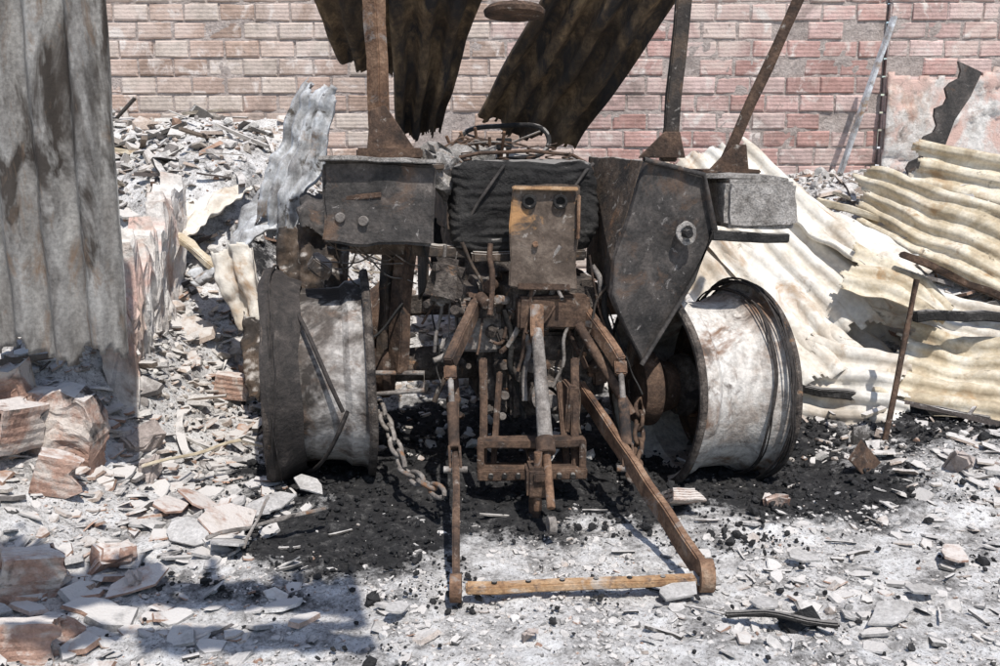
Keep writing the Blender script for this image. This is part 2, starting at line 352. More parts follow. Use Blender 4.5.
for (cx,cy,sx,sy,n,smin,smax,P) in [(-1.2,3.75,.3,.3,110,.05,.19,PAL),(-1.8,3.4,.35,.4,90,.05,.2,PALT),(-1.4,2.95,.4,.25,80,.04,.16,PALT),(-1.5,4.6,.25,.5,120,.04,.16,PALT),(-.9,2.8,.35,.25,40,.03,.12,PAL),
        (1.9,3.9,.5,.4,90,.03,.12,PAL),(1.1,3.1,.3,.3,60,.03,.11,PAL),(2.4,4.4,.4,.4,120,.04,.17,PALP),(.75,3.0,.25,.2,50,.03,.1,PAL),(-1.95,4.2,.35,.3,140,.04,.16,PALT),(-2.05,5.1,.28,.6,420,.03,.16,PALP),(-2.7,7.0,.6,.6,200,.06,.3,PALP),(3.0,6.3,.7,.8,200,.06,.28,PALP),(.3,3.5,.4,.25,50,.015,.06,PAL)]:
    for i in range(n):
        x=random.gauss(cx,sx);y=random.gauss(cy,sy)
        if y<2.4 or CH(x,y)>.75: continue
        s=random.uniform(smin,smax); mass.piece(V((x,y,H(x,y)+s*.08)),s,random.uniform(.04,.12),pick(P),.25)
mass.make('rubble',m_rubble)
coal=Mass()
for i in range(15000):
    x=random.uniform(-1.6,2.6);y=random.uniform(2.5,5.6)
    if CM(x,y)<.42 and random.random()<.94: continue
    s=min(.085,.005+random.expovariate(1/.009)); coal.lump(V((x,y,H(x,y)+s*.2+.015*random.random())),s,(.03,.03,.03),.7)
coal.make('charcoal_debris',m_char)

# ---------------------------------------------------------------- brick walls
def brick_wall(name,x0,x1,y,ztop,palette,seed,depth=.14,z0=0):
    e=empty(name,((x0+x1)/2,y,z0)); rnd=random.Random(seed)
    bw,bh=.3,.15; vs=[];fs=[];cs=[]
    row=0;z=z0
    while z<ztop:
        x=x0-(row%2)*bw*.5+rnd.uniform(-.03,.03)
        while x<x1:
            a=max(x,x0)+.007; b=min(x+bw,x1)-.007
            if b-a>.04:
                dy=rnd.uniform(-.008,.008)
                if rnd.random()<.04: dy=.035
                k=len(vs); j=lambda:rnd.uniform(-.006,.006)
                z1=z+.008;z2=z+bh-.008
                r=.011
                for (px,pz,pd) in [(a,z1,r),(b,z1,r),(b,z2,r),(a,z2,r),(a+r,z1+r,0),(b-r,z1+r,0),(b-r,z2-r,0),(a+r,z2-r,0)]:
                    vs.append((px+j(),y+dy+pd,pz+j()))
                for (px,pz) in [(a,z1),(b,z1),(b,z2),(a,z2)]: vs.append((px,y+depth,pz))
                fs+=[(k+4,k+5,k+6,k+7),(k,k+1,k+5,k+4),(k+1,k+2,k+6,k+5),(k+2,k+3,k+7,k+6),(k+3,k,k+4,k+7),
                     (k+1,k,k+8,k+9),(k+2,k+1,k+9,k+10),(k+3,k+2,k+10,k+11),(k,k+3,k+11,k+8),(k+8,k+11,k+10,k+9)]
                c=rnd.choice(palette(x,z)); q=rnd.uniform(.82,1.1); cs+=[(c[0]*q,c[1]*q,c[2]*q,1)]*12
            x+=bw
        z+=bh;row+=1
    me=bpy.data.meshes.new('bricks'); me.from_pydata(vs,[],fs); me.update()
    a=me.color_attributes.new('Col','FLOAT_COLOR','POINT'); a.data.foreach_set('color',np.array(cs,dtype=np.float32).ravel())
    add('bricks',me,m_brick,e)
    nx=int((x1-x0)/.04);nz=int((ztop-z0)/.04);vv=[];ff=[]
    for jz in range(nz+1):
        for ix in range(nx+1):
            xx=x0+(x1-x0)*ix/nx; zz=z0+(ztop-z0)*jz/nz
            vv.append((xx,y+.011+.014*noise.noise(V((xx*7,zz*7,seed)))+.008*noise.noise(V((xx*30,zz*30,seed))),zz))
    for jz in range(nz):
        for ix in range(nx):
            k=jz*(nx+1)+ix; ff.append((k,k+1,k+nx+2,k+nx+1))
    pyd('mortar',vv,ff,m_mortar,e)
    return e
def palA(x,z):
    w=sm(-1.5,2,x)
    tan=[(.6,.48,.41),(.57,.43,.36),(.64,.55,.48),(.5,.37,.3)]
    pink=[(.62,.43,.39),(.58,.37,.33),(.66,.5,.46),(.54,.33,.29)]
    return pink if noise.noise(V((x,z,1)))*.6+w>.5 else tan
brick_wall('brick_wall',-4.6,3.28,8.5,3.6,palA,1)
def plaster_wall():
    e=empty('plastered_wall',(4.6,8.35,0)); vs=[];fs=[];nx,nz=120,110
    for j in range(nz+1):
        for i in range(nx+1):
            x=3.29+3.2*i/nx; z=3.5*j/nz
            n=noise.noise(V((x*1.3,z*1.3,2)))+.5*noise.noise(V((x*4,z*4,2)))+.25*noise.noise(V((x*11,z*11,2)))
            vs.append((x,8.4-.03*sm(-.04,.04,n)-.008*noise.noise(V((x*12,z*12,0))),z))
    for j in range(nz):
        for i in range(nx):
            k=j*(nx+1)+i; 
            x=3.29+3.2*i/nx; z=3.5*j/nz
            if z>2.15+.35*noise.noise(V((x*2,z*2,5)))+.12*noise.noise(V((x*8,z*8,5))): continue   # plaster has fallen off above
            fs.append((k,k+1,k+nx+2,k+nx+1))
    o=pyd('plaster_face',vs,fs,m_plaster,e,True); md=o.modifiers.new('t','SOLIDIFY'); md.thickness=.02; md.offset=-1
    return e
plaster_wall()
brick_wall('brick_wall',3.285,6.5,8.44,3.5,lambda x,z:[(.62,.43,.39),(.58,.37,.33),(.66,.5,.46)],5)
def ragged_wall(name,p1,p2,h1,h2,th,mat,seed,cell=.035,nz=30,big=.06):
    p1=V((*p1,0));p2=V((*p2,0));d=(p2-p1);L=d.length;d.normalize();n=V((-d.y,d.x,0))
    nx=int(L/cell);vs=[];fs=[]
    ring=[(-1,k/nz) for k in range(nz+1)]+[(1,k/nz) for k in range(nz,-1,-1)]
    for i in range(nx+1):
        t=i/nx;h=h1+(h2-h1)*t
        st=noise.noise(V((math.floor(t*L/.14)*1.7,seed,0)))
        h*=1+.4*st+.12*noise.noise(V((t*L*14,seed,3)))
        for (s,k) in ring:
            q=p1+d*(t*L)+n*(s*th/2*(1.25-.5*k))+V((0,0,k*h)); sd=V((seed,0,0))
            q+=noise.noise_vector(q*3+sd)*big+noise.noise_vector(q*11+sd)*.022+noise.noise_vector(q*34)*.012
            vs.append(q)
    R=len(ring)
    for i in range(nx):
        for k in range(R-1): fs.append((i*R+k,(i+1)*R+k,(i+1)*R+k+1,i*R+k+1))
    fs.append(tuple(range(R)));fs.append(tuple(nx*R+k for k in reversed(range(R))))
    return pyd(name,vs,fs,mat)
ragged_wall('broken_plaster_wall',(-1.86,4.5),(-2.15,6.4),.9,1.3,.14,m_plaster,3)
ragged_wall('broken_brick_wall',(-3.0,3.98),(-1.74,4.0),.72,.5,.14,m_terra,9)
def hollow_brick(name,loc,rot,s=(.28,.14,.19),mat=m_terra,seed=0):
    L,W,Hh=s; bm=bmesh.new(); nxh,nyh=2,3; t=.012
    cw=(W-t*(nxh+1))/nxh; chh=(Hh-t*(nyh+1))/nyh
    gx=[-W/2]
    for i in range(nxh): gx+= [gx[-1]+t, gx[-1]+t+cw]
    gx.append(W/2); gy=[-Hh/2]
    for i in range(nyh): gy+= [gy[-1]+t, gy[-1]+t+chh]
    gy.append(Hh/2)
    xs=[-L/2+L*k/6 for k in range(7)]
    def solid(i,j): return not (i%2==1 and j%2==1)
    for i in range(len(gx)-1):
        for j in range(len(gy)-1):
            if solid(i,j):
                for X in (-L/2,L/2):
                    bm.faces.new([bm.verts.new((X,gx[a],gy[b])) for a,b in ((i,j),(i+1,j),(i+1,j+1),(i,j+1))])
            else:
                c=[(gx[i],gy[j]),(gx[i+1],gy[j]),(gx[i+1],gy[j+1]),(gx[i],gy[j+1])]
                for k in range(4):
                    a,b=c[k],c[(k+1)%4]
                    for q in range(6): bm.faces.new([bm.verts.new(w) for w in ((xs[q],*a),(xs[q+1],*a),(xs[q+1],*b),(xs[q],*b))])
    def side(a,b):
        K=10; prev=None
        for k in range(K+1):
            t2=k/K; q=V(a)*(1-t2)+V(b)*t2; nrm=V((b[1]-a[1],-(b[0]-a[0]))).normalized()
            q=q+nrm*(.003 if k%2 else 0) if 0<k<K else q
            if prev is not None:
                for w in range(6): bm.faces.new([bm.verts.new(p) for p in ((xs[w],*prev),(xs[w+1],*prev),(xs[w+1],*q),(xs[w],*q))])
            prev=q
    c=[(-W/2,-Hh/2),(W/2,-Hh/2),(W/2,Hh/2),(-W/2,Hh/2)]
    for k in range(4): side(c[k],c[(k+1)%4])
    bmesh.ops.remove_doubles(bm,verts=bm.verts,dist=.0005)
    for v in bm.verts:
        if v.co.x>L*.15:
            v.co.x-=max(0,(v.co.x-L*.15))*max(0,min(1,.6+1.2*noise.noise(V((v.co.y*14,v.co.z*14,seed+loc[0]*5)))))
        v.co+=noise.noise_vector(v.co*18+V(loc))*.007
    bmesh.ops.recalc_face_normals(bm,faces=bm.faces)
    bm.transform(Matrix.Translation(V(loc))@Euler([math.radians(a) for a in rot]).to_matrix().to_4x4())
    me=bpy.data.meshes.new(name); bm.to_mesh(me); bm.free(); return add(name,me,mat)
hollow_brick('hollow_brick',(-2.02,3.84,.42),(10,8,72))
hollow_brick('hollow_brick',(-1.8,3.74,.24),(0,20,20),(.2,.12,.16))
hollow_brick('hollow_brick',(-1.62,3.12,.10),(8,10,35),(.24,.1,.17))
hollow_brick('hollow_brick',(-1.46,2.78,.03),(75,4,15),(.28,.14,.1))
hollow_brick('hollow_brick',(.79,3.93,.07),(62,5,12),(.16,.05,.17))
hollow_brick('hollow_brick',(-2.3,6.3,.85),(30,40,50))
hollow_brick('hollow_brick',(-1.5,5.3,.2),(0,10,10),(.24,.1,.14))

# ---------------------------------------------------------------- corrugated sheets
corr('corrugated_metal_sheet',(-2.75,3.82,.66),(-1.53,3.86,.64),(-1.47,3.78,2.95),(-2.75,3.8,2.95),8,.034,m_shL,crumple=.022,rag=.16,nv=90,seed=2,sharp=1.5,per=14)
corr('corrugated_roof_sheet',(-.16,5.6,1.68),(.38,5.55,1.46),(1.06,4.9,2.55),(.34,4.9,2.52),4,.035,m_shB,crumple=.06,rag=.1,seed=4,sharp=1.9)
corr('corrugated_roof_sheet',(-.60,5.6,1.55),(-.34,5.6,1.6),(.02,4.9,2.55),(-.55,4.9,2.5),3,.03,m_shB,crumple=.07,rag=.1,seed=5,sharp=1.8)
corr('corrugated_roof_sheet',(-.86,5.5,1.98),(-.62,5.5,1.85),(-.46,4.9,2.5),(-.98,4.9,2.5),3,.02,m_shB,crumple=.06,rag=.1,seed=6,sharp=1.8)
corr('corrugated_metal_sheet',(.9,6.3,1.42),(1.6,6.5,1.62),(2.55,5.75,.62),(1.78,5.35,.28),6,.026,m_shW,crumple=.06,rag=.12,seed=7)
corr('corrugated_metal_sheet',(.85,6.0,1.12),(1.3,6.2,1.2),(2.2,5.4,.3),(1.5,5.1,.12),4,.024,m_shW,crumple=.06,rag=.12,seed=17)
corr('corrugated_metal_sheet',(1.35,6.5,1.5),(2.0,6.8,1.3),(2.9,6.2,.7),(2.3,5.6,.75),5,.026,m_shW,crumple=.08,rag=.15,seed=27)
corr('corrugated_metal_sheet',(2.42,6.8,.98),(2.62,7.1,1.42),(3.6,6.2,1.0),(3.35,5.75,.47),5,.03,m_shY,crumple=.07,rag=.16,seed=8)
corr('corrugated_metal_sheet',(2.95,7.3,1.05),(3.1,7.4,1.58),(4.1,7.1,1.4),(4.0,6.9,.75),4,.03,m_shY,crumple=.06,rag=.14,seed=9)
corr('corrugated_metal_sheet',(2.0,5.15,.12),(2.35,5.55,.55),(3.3,5.2,.42),(3.05,4.7,.05),5,.028,m_shY,crumple=.08,rag=.16,seed=10)
corr('corrugated_metal_sheet',(1.7,6.2,.75),(2.5,6.6,.85),(3.2,6.0,.35),(2.4,5.5,.2),6,.022,m_shW,crumple=.09,rag=.15,seed=11)
corr('corrugated_metal_sheet',(2.1,5.7,.5),(2.5,5.95,.75),(3.4,5.6,.5),(3.2,5.3,.3),4,.024,m_shW,crumple=.09,rag=.15,seed=28)
corr('corrugated_metal_sheet',(1.5,5.3,.05),(1.75,5.55,.45),(2.35,5.2,.4),(2.2,4.8,.02),4,.022,m_shW,crumple=.1,rag=.15,seed=29)
corr('crumpled_metal_sheet',(1.9,5.6,.75),(2.15,5.9,.95),(2.75,5.5,.6),(2.5,5.3,.5),3,.02,m_shY,crumple=.1,rag=.15,seed=33)
corr('crumpled_metal_sheet',(-1.52,5.75,1.0),(-1.2,5.6,.98),(-.9,5.75,1.88),(-1.14,5.95,1.98),4,.035,m_shS,crumple=.09,cs=2.5,rag=.14,seed=12)
corr('crumpled_metal_sheet',(-1.95,5.9,.75),(-1.8,5.5,.72),(-1.2,5.7,1.12),(-1.4,6.0,1.3),4,.028,m_shS,crumple=.09,cs=2.5,rag=.12,seed=13)
corr('crumpled_metal_sheet',(-1.3,5.25,.42),(-1.5,5.35,.45),(-1.68,5.5,1.0),(-1.42,5.45,1.02),2,.02,m_shW,crumple=.07,cs=3,rag=.08,seed=14)
corr('crumpled_metal_sheet',(-1.25,5.2,.5),(-.9,5.2,.55),(-.8,5.4,1.2),(-1.25,5.4,1.15),3,.02,m_burnt,crumple=.08,cs=3,rag=.08,seed=15)
corr('crumpled_metal_sheet',(-2.9,7.6,1.2),(-2.3,7.3,1.2),(-2.1,7.9,1.6),(-2.7,8.1,1.7),5,.02,m_shL,crumple=.1,cs=3,rag=.08,seed=16)
corr('crumpled_metal_sheet',(-1.1,5.3,1.05),(-.7,5.1,1.1),(-.75,5.4,1.4),(-1.2,5.6,1.3),3,.02,m_panel,crumple=.1,cs=3,rag=.08,seed=19)
corr('crumpled_metal_sheet',(-1.35,5.1,.12),(-1.0,4.95,.1),(-1.1,5.2,.75),(-1.45,5.35,.7),3,.02,m_burnt,crumple=.1,cs=3,rag=.1,seed=20)
corr('crumpled_metal_sheet',(-2.4,6.4,.95),(-2.0,6.1,.95),(-1.7,6.7,1.25),(-2.2,6.9,1.3),4,.02,m_shW,crumple=.1,cs=3,rag=.1,seed=24)
beam('leaning_pole',(2.66,8.0,.8),(3.2,8.15,2.55),.06,.03,m_shS,dent=.01)
def notched():
    a=V((3.22,7.7,.98));b=V((3.72,7.8,2.12));d=(b-a);L=d.length;d.normalize();s=V((-d.z,0,d.x)).normalized(); rn=random.Random(4)
    L1=[];K=22
    for k in range(K+1):
        p=a+d*(L*k/K); L1.append(p+s*(.08+(.05 if (k//2)%2 else 0)+rn.uniform(-.015,.015)))
    L2=[a+d*(L*k/6)-s*(.06+rn.uniform(-.02,.02)) for k in range(6,-1,-1)]
    plate('charred_notched_board',L1+L2,.03,m_panel,bev=0)
notched()
beam('wooden_plank',(2.35,5.6,.92),(3.35,5.5,.5),.1,.04,m_rustd,dent=.02)
beam('wooden_plank',(2.25,6.9,1.15),(3.9,6.4,.7),.07,.05,m_shY,dent=.02)
beam('wooden_plank',(-2.2,6.2,1.05),(-1.5,5.5,.75),.07,.04,m_shY,dent=.02)
beam('wooden_plank',(-2.9,7.3,1.5),(-1.9,7.5,1.3),.08,.04,m_shY,dent=.02)
beam('wooden_plank',(2.3,5.25,.62),(3.1,5.35,.6),.05,.05,m_black,dent=.02)
beam('wooden_plank',(1.7,5.3,.2),(2.6,4.9,.12),.06,.05,m_black,dent=.02)
sweep('steel_rod',[(2.19,5.0,.86),(2.14,4.95,.6),(2.05,4.82,.3),(1.97,4.72,.0)],.016,m_rustd)
sweep('steel_rod',[(1.62,5.2,.5),(1.6,5.1,.25),(1.55,5.0,.0)],.014,m_rustd)
plate('rusty_metal_fragment',[(1.74,4.42,.17),(1.9,4.5,.0),(1.78,4.4,-.03),(1.66,4.36,.09)],.008,m_rustd)
def shard(name,c,r,col,rot,th=.010,n=7,seed=0,el=.6):
    rn=random.Random(seed); R=Euler([math.radians(a) for a in rot]).to_matrix()
    P=[R@V((math.cos((k+rn.uniform(-.35,.35))/n*6.28)*r*rn.uniform(.6,1.1),math.sin((k+rn.uniform(-.35,.35))/n*6.28)*r*el*rn.uniform(.7,1.1),0))+V(c) for k in range(n)]
    plate(name,P,th,col,bev=.001,dent=.012)
for i,(x,y,r,a,b,g) in enumerate([(-1.12,3.72,.17,25,10,60),(-1.0,3.9,.13,15,-10,20),(-1.25,3.6,.13,30,5,-20),(-.85,4.1,.1,10,20,-35),(-1.4,3.85,.12,12,8,80),(.62,3.12,.1,8,-10,30),(.72,3.2,.07,12,10,-10),(1.5,3.15,.08,5,5,20),(1.75,3.45,.09,12,0,60),(-.35,3.0,.06,5,9,50),(1.15,3.4,.07,10,0,0),(-1.75,2.95,.13,10,15,0),(-1.3,3.95,.15,20,-12,140),(.9,3.05,.09,6,12,70),(1.3,2.95,.1,10,-5,10),(-1.05,3.5,.14,10,18,100),(-1.3,3.2,.12,14,-8,30)]):
    shard('roof_tile_shard',(x,y,H(x,y)+.035),r,m_tile if i%4 else m_terra,(a,b,g),seed=i)
for i,(x,y,r,mt) in enumerate([(1.22,4.0,.055,m_terra),(-1.45,3.35,.07,m_terra),(-1.3,3.2,.05,m_mortar),(2.15,4.3,.07,m_mortar),(-1.9,4.0,.1,m_terra),(-1.6,4.15,.07,m_mortar),(2.2,3.7,.07,m_mortar),(.1,2.85,.04,m_mortar),(-.45,3.15,.04,m_char),(1.0,2.95,.06,m_char),(-1.7,4.35,.09,m_mortar)]):
    box('rubble_chunk',(x,y,H(x,y)+r*.4),(r*2,r*1.4,r*1.1),mt,rot=(i*23,i*17,i*41),bev=.012,dent=.035,ds=12)
for a,b,w,mt in [((-1.15,3.5,.06),(-.72,3.72,.1),.02,m_greyst),((-.98,3.45,.05),(-.95,3.75,.14),.012,m_greyst),((-1.6,4.1,.15),(-1.2,4.3,.2),.02,m_shY),((.75,2.95,.04),(1.1,2.85,.06),.03,m_black)]: beam('charred_stick',a,b,w,w*.7,mt,dent=.015)

# ---------------------------------------------------------------- tractor
T=empty('burnt_tractor',(.18,4.75,0))
yaw=math.radians(10.5); AX=V((math.cos(yaw),math.sin(yaw),0)); FW=V((-math.sin(yaw),math.cos(yaw),0)); O=V((.18,4.75,0))
def L2W(x,y,z): return O+AX*x+FW*y+V((0,0,z))
AXR=V((math.cos(yaw+.13),math.sin(yaw+.13),-.02)).normalized()
def wires(C,ax,offs,R,n,seed,jit=.02,r=.005,lax=.035):
    fw=V((-ax.y,ax.x,0)).normalized(); up=ax.cross(fw)
    for k in range(n):
        pts=[]
        for i in range(60):
            t=2*math.pi*i/60
            rr=R+jit*noise.noise(V((math.cos(t)*1.5,math.sin(t)*1.5,seed+k*.7)))+.004*k/3
            xx=offs+lax*noise.noise(V((math.cos(t)*1.2,math.sin(t)*1.2,seed+20+k*.5)))*2+random.uniform(-.001,.001)
            pts.append(C+ax*xx+up*(math.cos(t)*rr)+fw*(math.sin(t)*rr))
        sweep('tyre_wire_%d'%k,pts,r,m_wire,T,True,5)
def wheel(C,ax,mat,disc_x,tag,w=.24,wob=.01):
    fw=V((-ax.y,ax.x,0)).normalized(); up=ax.cross(fw)
    prof=[(-w,.478),(-w-.006,.5),(-w+.006,.508),(-w+.02,.498),(-w+.024,.468),(-w+.05,.457),(-.14,.452),(-.11,.425),(-.04,.418),(.04,.418),(.11,.425),(.14,.452),(w-.05,.457),(w-.024,.468),(w-.02,.498),(w-.006,.508),(w+.006,.5),(w,.478),
          (w-.03,.45),(w-.05,.443),(.14,.44),(.1,.41),(-.1,.41),(-.14,.44),(-w+.05,.443),(-w+.03,.45),(-w,.478)]
    lathe('rim_'+tag,C,ax,prof,mat,T,96,wob=wob,wf=3)
    for s in (-1,1):
        lathe('rim_lip_%s_%d'%(tag,s),C,ax,[(s*(w-.03),.500),(s*(w-.018),.511),(s*(w+.004),.512),(s*(w+.010),.500),(s*(w+.004),.476)],m_cast,T,80,wob=wob,wf=3)
    lathe('wheel_disc_'+tag,C,ax,[(disc_x,.10),(disc_x-.05,.13),(disc_x-.06,.2),(disc_x-.02,.3),(disc_x,.36),(disc_x+.02,.409),(disc_x+.035,.409),(disc_x+.012,.36),(disc_x-.008,.3),(disc_x-.048,.2),(disc_x-.038,.13),(disc_x+.012,.1)],m_rustd,T,48,wob=.004)
    lathe('hub_'+tag,C,ax,[(-.16,.001),(-.16,.09),(-.13,.1),(-.12,.15),(-.08,.16),(.0,.12),(.08,.12),(.1,.07),(.1,.001)],m_cast,T,32)
    for k in range(8):
        t=k/8*2*math.pi; p=C+ax*(disc_x-.07)+up*(math.cos(t)*.16)+fw*math.sin(t)*.16
        cyl('wheel_bolt_%s_%d'%(tag,k),p-ax*.02,p+ax*.03,.016,m_rust,T,6)
CL=L2W(-1.08,0,.46); CR=V((1.0,4.72,.37))
wheel(CL,AX,m_rimL,.05,'l'); wheel(CR,AXR,m_rimR,.06,'r',.26)
lathe('tyre_bead_l',CL,AX,[(-.245,.47),(-.25,.512),(-.22,.524),(-.17,.508),(-.13,.48),(-.09,.468),(-.07,.458)],m_wire,T,80,wob=.022,wf=5)
wires(CL,AX,-.2,.525,3,3,.02,.004,.02); wires(CR,AXR,.215,.515,7,5,.014,.004,.02); wires(CR,AXR,.15,.472,4,55,.014,.004,.03)
for k,(o1,o2,a0,a1) in enumerate([(-.1,.12,195,262),(.1,-.1,262,325)]):
    pts=[]
    for i in range(24):
        t=i/23;a=math.radians(a0+(a1-a0)*t);rr=.462+.012*math.sin(t*3.1)
        pts.append(CL+AX*(o1+(o2-o1)*t)+V((0,0,math.cos(a-math.pi)*rr*-1))+FW*(math.sin(a)*rr))
    sweep('bead_strip_%d'%k,pts,.010,m_wire,T)
cyl('axle_tube_r',L2W(.3,0,.5),CR-AXR*.1,.09,m_cast,T,r2=.075)
cyl('axle_tube_l',L2W(-.3,0,.5),L2W(-.98,0,.48),.09,m_cast,T,r2=.075)
lathe('final_drive_flange_r',CR-AXR*.36,AXR,[(0,.001),(0,.17),(.03,.19),(.08,.19),(.12,.14),(.2,.12),(.2,.001)],m_rustd,T,40,wob=.006)
lathe('final_drive_flange_l',L2W(-.72,0,.49),-AX,[(0,.001),(0,.14),(.03,.16),(.06,.16),(.1,.12),(.2,.1),(.2,.001)],m_rustd,T,40)
def lbox(name,x,y,z,sx,sy,sz,mat,bev=.012,dent=0,rot=(0,0,0)):
    p=L2W(x,y,z); return box(name,p,(sx,sy,sz),mat,T,rot=(rot[0],rot[1],rot[2]+10.5),bev=bev,dent=dent)
lbox('differential_housing',0,0,.56,.62,.5,.56,m_cast,.06,.03)
lbox('gearbox',0,.75,.55,.4,1.1,.42,m_cast,.05,.02)
lbox('engine_block',0,1.7,.75,.42,.9,.55,m_cast,.04,.02)
lbox('bonnet',0,1.75,1.15,.56,1.15,.3,m_burnt,.05,.02)
lbox('radiator_grille',0,2.36,.95,.52,.06,.6,m_black,.02,.01)
lbox('front_axle_beam',0,2.1,.42,1.3,.12,.14,m_cast,.02,.01)
for s,t in((-1,'l'),(1,'r')):
    C=L2W(s*.75,2.1,.3)
    lathe('front_rim_'+t,C,AX,[(-.1,.27),(-.1,.3),(-.07,.27),(-.03,.24),(.03,.24),(.07,.27),(.1,.3),(.1,.27),(.03,.225),(-.03,.225),(-.1,.27)],m_rustd,T,48)
    lathe('front_disc_'+t,C,AX,[(-.02,.001),(-.04,.1),(0,.2),(.0,.235),(.012,.235),(.012,.2),(-.028,.1),(0,.001)],m_rustd,T,32)
lbox('hydraulic_lift_cover',.02,-.12,.86,.46,.42,.16,m_cast,.03,.015)
lbox('rear_cover',.02,-.27,.48,.42,.05,.4,m_cast,.02,.012)
for k in range(10):
    a=k/10*6.283; p=L2W(.02+.18*math.cos(a),-.3,.48+.17*math.sin(a)); cyl('cover_bolt_%d'%k,p,p-FW*.025,.014,m_rust,T,6)
cyl('rocker_shaft',L2W(-.36,-.2,.8),L2W(.42,-.2,.8),.055,m_rustd,T)
lbox('toplink_bracket',-.0,-.34,.8,.34,.1,.16,m_rustd,.012,.008)
lbox('spool_valve',-.33,-.2,.72,.2,.16,.24,m_greyst,.015,.01)
lbox('spool_valve_cap',-.33,-.3,.8,.14,.05,.06,m_cast,.01,.005)
cyl('pto_housing',L2W(-.03,-.28,.4),L2W(-.03,-.36,.4),.085,m_cast,T)
cyl('pto_shaft',L2W(-.03,-.34,.4),L2W(-.03,-.48,.4),.035,m_greyst,T,12)
lathe('pto_ring',L2W(-.03,-.37,.4),-FW,[(0,.05),(0,.075),(.03,.075),(.03,.05),(0,.05)],m_greyst,T,24)
for k,x in enumerate((-.075,.335)):
    beam('drawbar_hanger_%d'%k,(x,4.22,.62),(x,4.08,.12),.035,.05,m_rustd,T,dent=.006)
beam('drawbar_hanger_mid_a',(.0,4.24,.55),(-.03,4.1,.15),.025,.03,m_rustd,T)
beam('drawbar_hanger_mid_b',(.27,4.24,.5),(.3,4.1,.15),.03,.03,m_rustd,T)
box('side_guard_plate',(.31,4.2,.4),(.05,.12,.22),m_rustd,T,rot=(0,4,8),dent=.01)
beam('clevis_rail_top',(-.1,4.07,.27),(.38,4.09,.27),.1,.03,m_rustd,T,dent=.006)
beam('clevis_rail_bottom',(-.1,4.05,.14),(.38,4.07,.14),.11,.05,m_rustd,T,dent=.006)
box('clevis_end_a',(-.085,4.06,.2),(.03,.1,.16),m_rustd,T,bev=.004); box('clevis_end_b',(.365,4.08,.2),(.03,.1,.16),m_rustd,T,bev=.004)
for k in range(7):
    x=-.04+k*.06; cyl('rail_hole_%d'%k,(x,4.005+k*.002,.14),(x,3.985,.14),.012,m_black,T,12)
box('drawbar_bar',(.16,4.05,.2),(.07,.5,.04),m_rustd,T,rot=(0,0,4),bev=.006)
box('drawbar_jaw',(.16,3.88,.17),(.1,.12,.13),m_rustd,T,rot=(0,0,4),bev=.012,dent=.008)
cyl('drawbar_pin',(.16,3.85,.04),(.16,3.85,.3),.018,m_rust,T,16)
box('drawbar_drop',(.15,3.92,.06),(.05,.05,.16),m_rustd,T,bev=.006)
beam('toplink_fork',(.165,4.33,.84),(.17,4.24,.7),.06,.05,m_rust,T,dent=.005)
cyl('toplink_barrel',(.168,4.26,.74),(.195,3.9,.3),.026,m_greyst,T,r2=.034)
cyl('toplink_screw',(.195,3.9,.3),(.21,3.72,.1),.018,m_rust,T)
lathe('toplink_eye',(.195,3.66,.05),AX,[(0,.016),(0,.036),(.03,.036),(.03,.016),(0,.016)],m_greyst,T,20)
cyl('toplink_collar',(.19,3.93,.335),(.196,3.88,.28),.042,m_rustd,T)
beam('lower_link_l',(-.21,4.45,.45),(-.155,3.15,.05),.028,.06,m_rustd,T,dent=.006)
lathe('link_eye_l',(-.175,3.12,.045),(1,0,0),[(0,.022),(0,.05),(.04,.05),(.04,.022),(0,.022)],m_rust,T,24)
beam('lower_link_r',(.38,4.45,.42),(.735,3.2,.06),.035,.085,m_rust,T,dent=.008)
lathe('link_eye_r',(.71,3.19,.06),(1,0,0),[(0,.022),(0,.06),(.05,.06),(.05,.022),(0,.022)],m_rust,T,24)
beam('cross_bar',(-.12,3.12,.045),(.7,3.18,.05),.05,.03,m_orange,T,dent=.006)
for k in range(6): cyl('cross_bar_hole_%d'%k,(-.02+k*.12,3.13+k*.0088,.060),(-.02+k*.12,3.13+k*.0088,.067),.010,m_black,T,12)
beam('lift_arm_l',(-.1,4.42,.86),(-.22,4.1,.62),.045,.07,m_rustd,T,dent=.007)
beam('lift_arm_r',(.36,4.5,.84),(.54,4.2,.6),.045,.07,m_rust,T,dent=.007)
def lift_rod(tag,a,b):
    a=V(a);b=V(b);d=b-a
    beam('rod_fork_'+tag,a-d*.02,a+d*.12,.055,.035,m_rust,T)
    cyl('rod_upper_'+tag,a+d*.1,a+d*.4,.013,m_greyst,T)
    cyl('rod_turnbuckle_'+tag,a+d*.36,a+d*.8,.024,m_rustd,T)
    for s in(-1,1): beam('rod_yoke_%s_%d'%(tag,s),a+d*.78+V((s*.022,0,0)),b+V((s*.022,0,0)),.01,.035,m_rustd,T)
    cyl('rod_pin_'+tag,b+V((-.05,0,0)),b+V((.05,0,0)),.014,m_greyst,T,12)
lift_rod('l',(-.22,4.1,.6),(-.185,3.8,.24)); lift_rod('r',(.54,4.2,.6),(.545,3.87,.22))
cyl('tension_strut',(.36,4.35,.75),(.6,4.2,.36),.022,m_rustd,T)
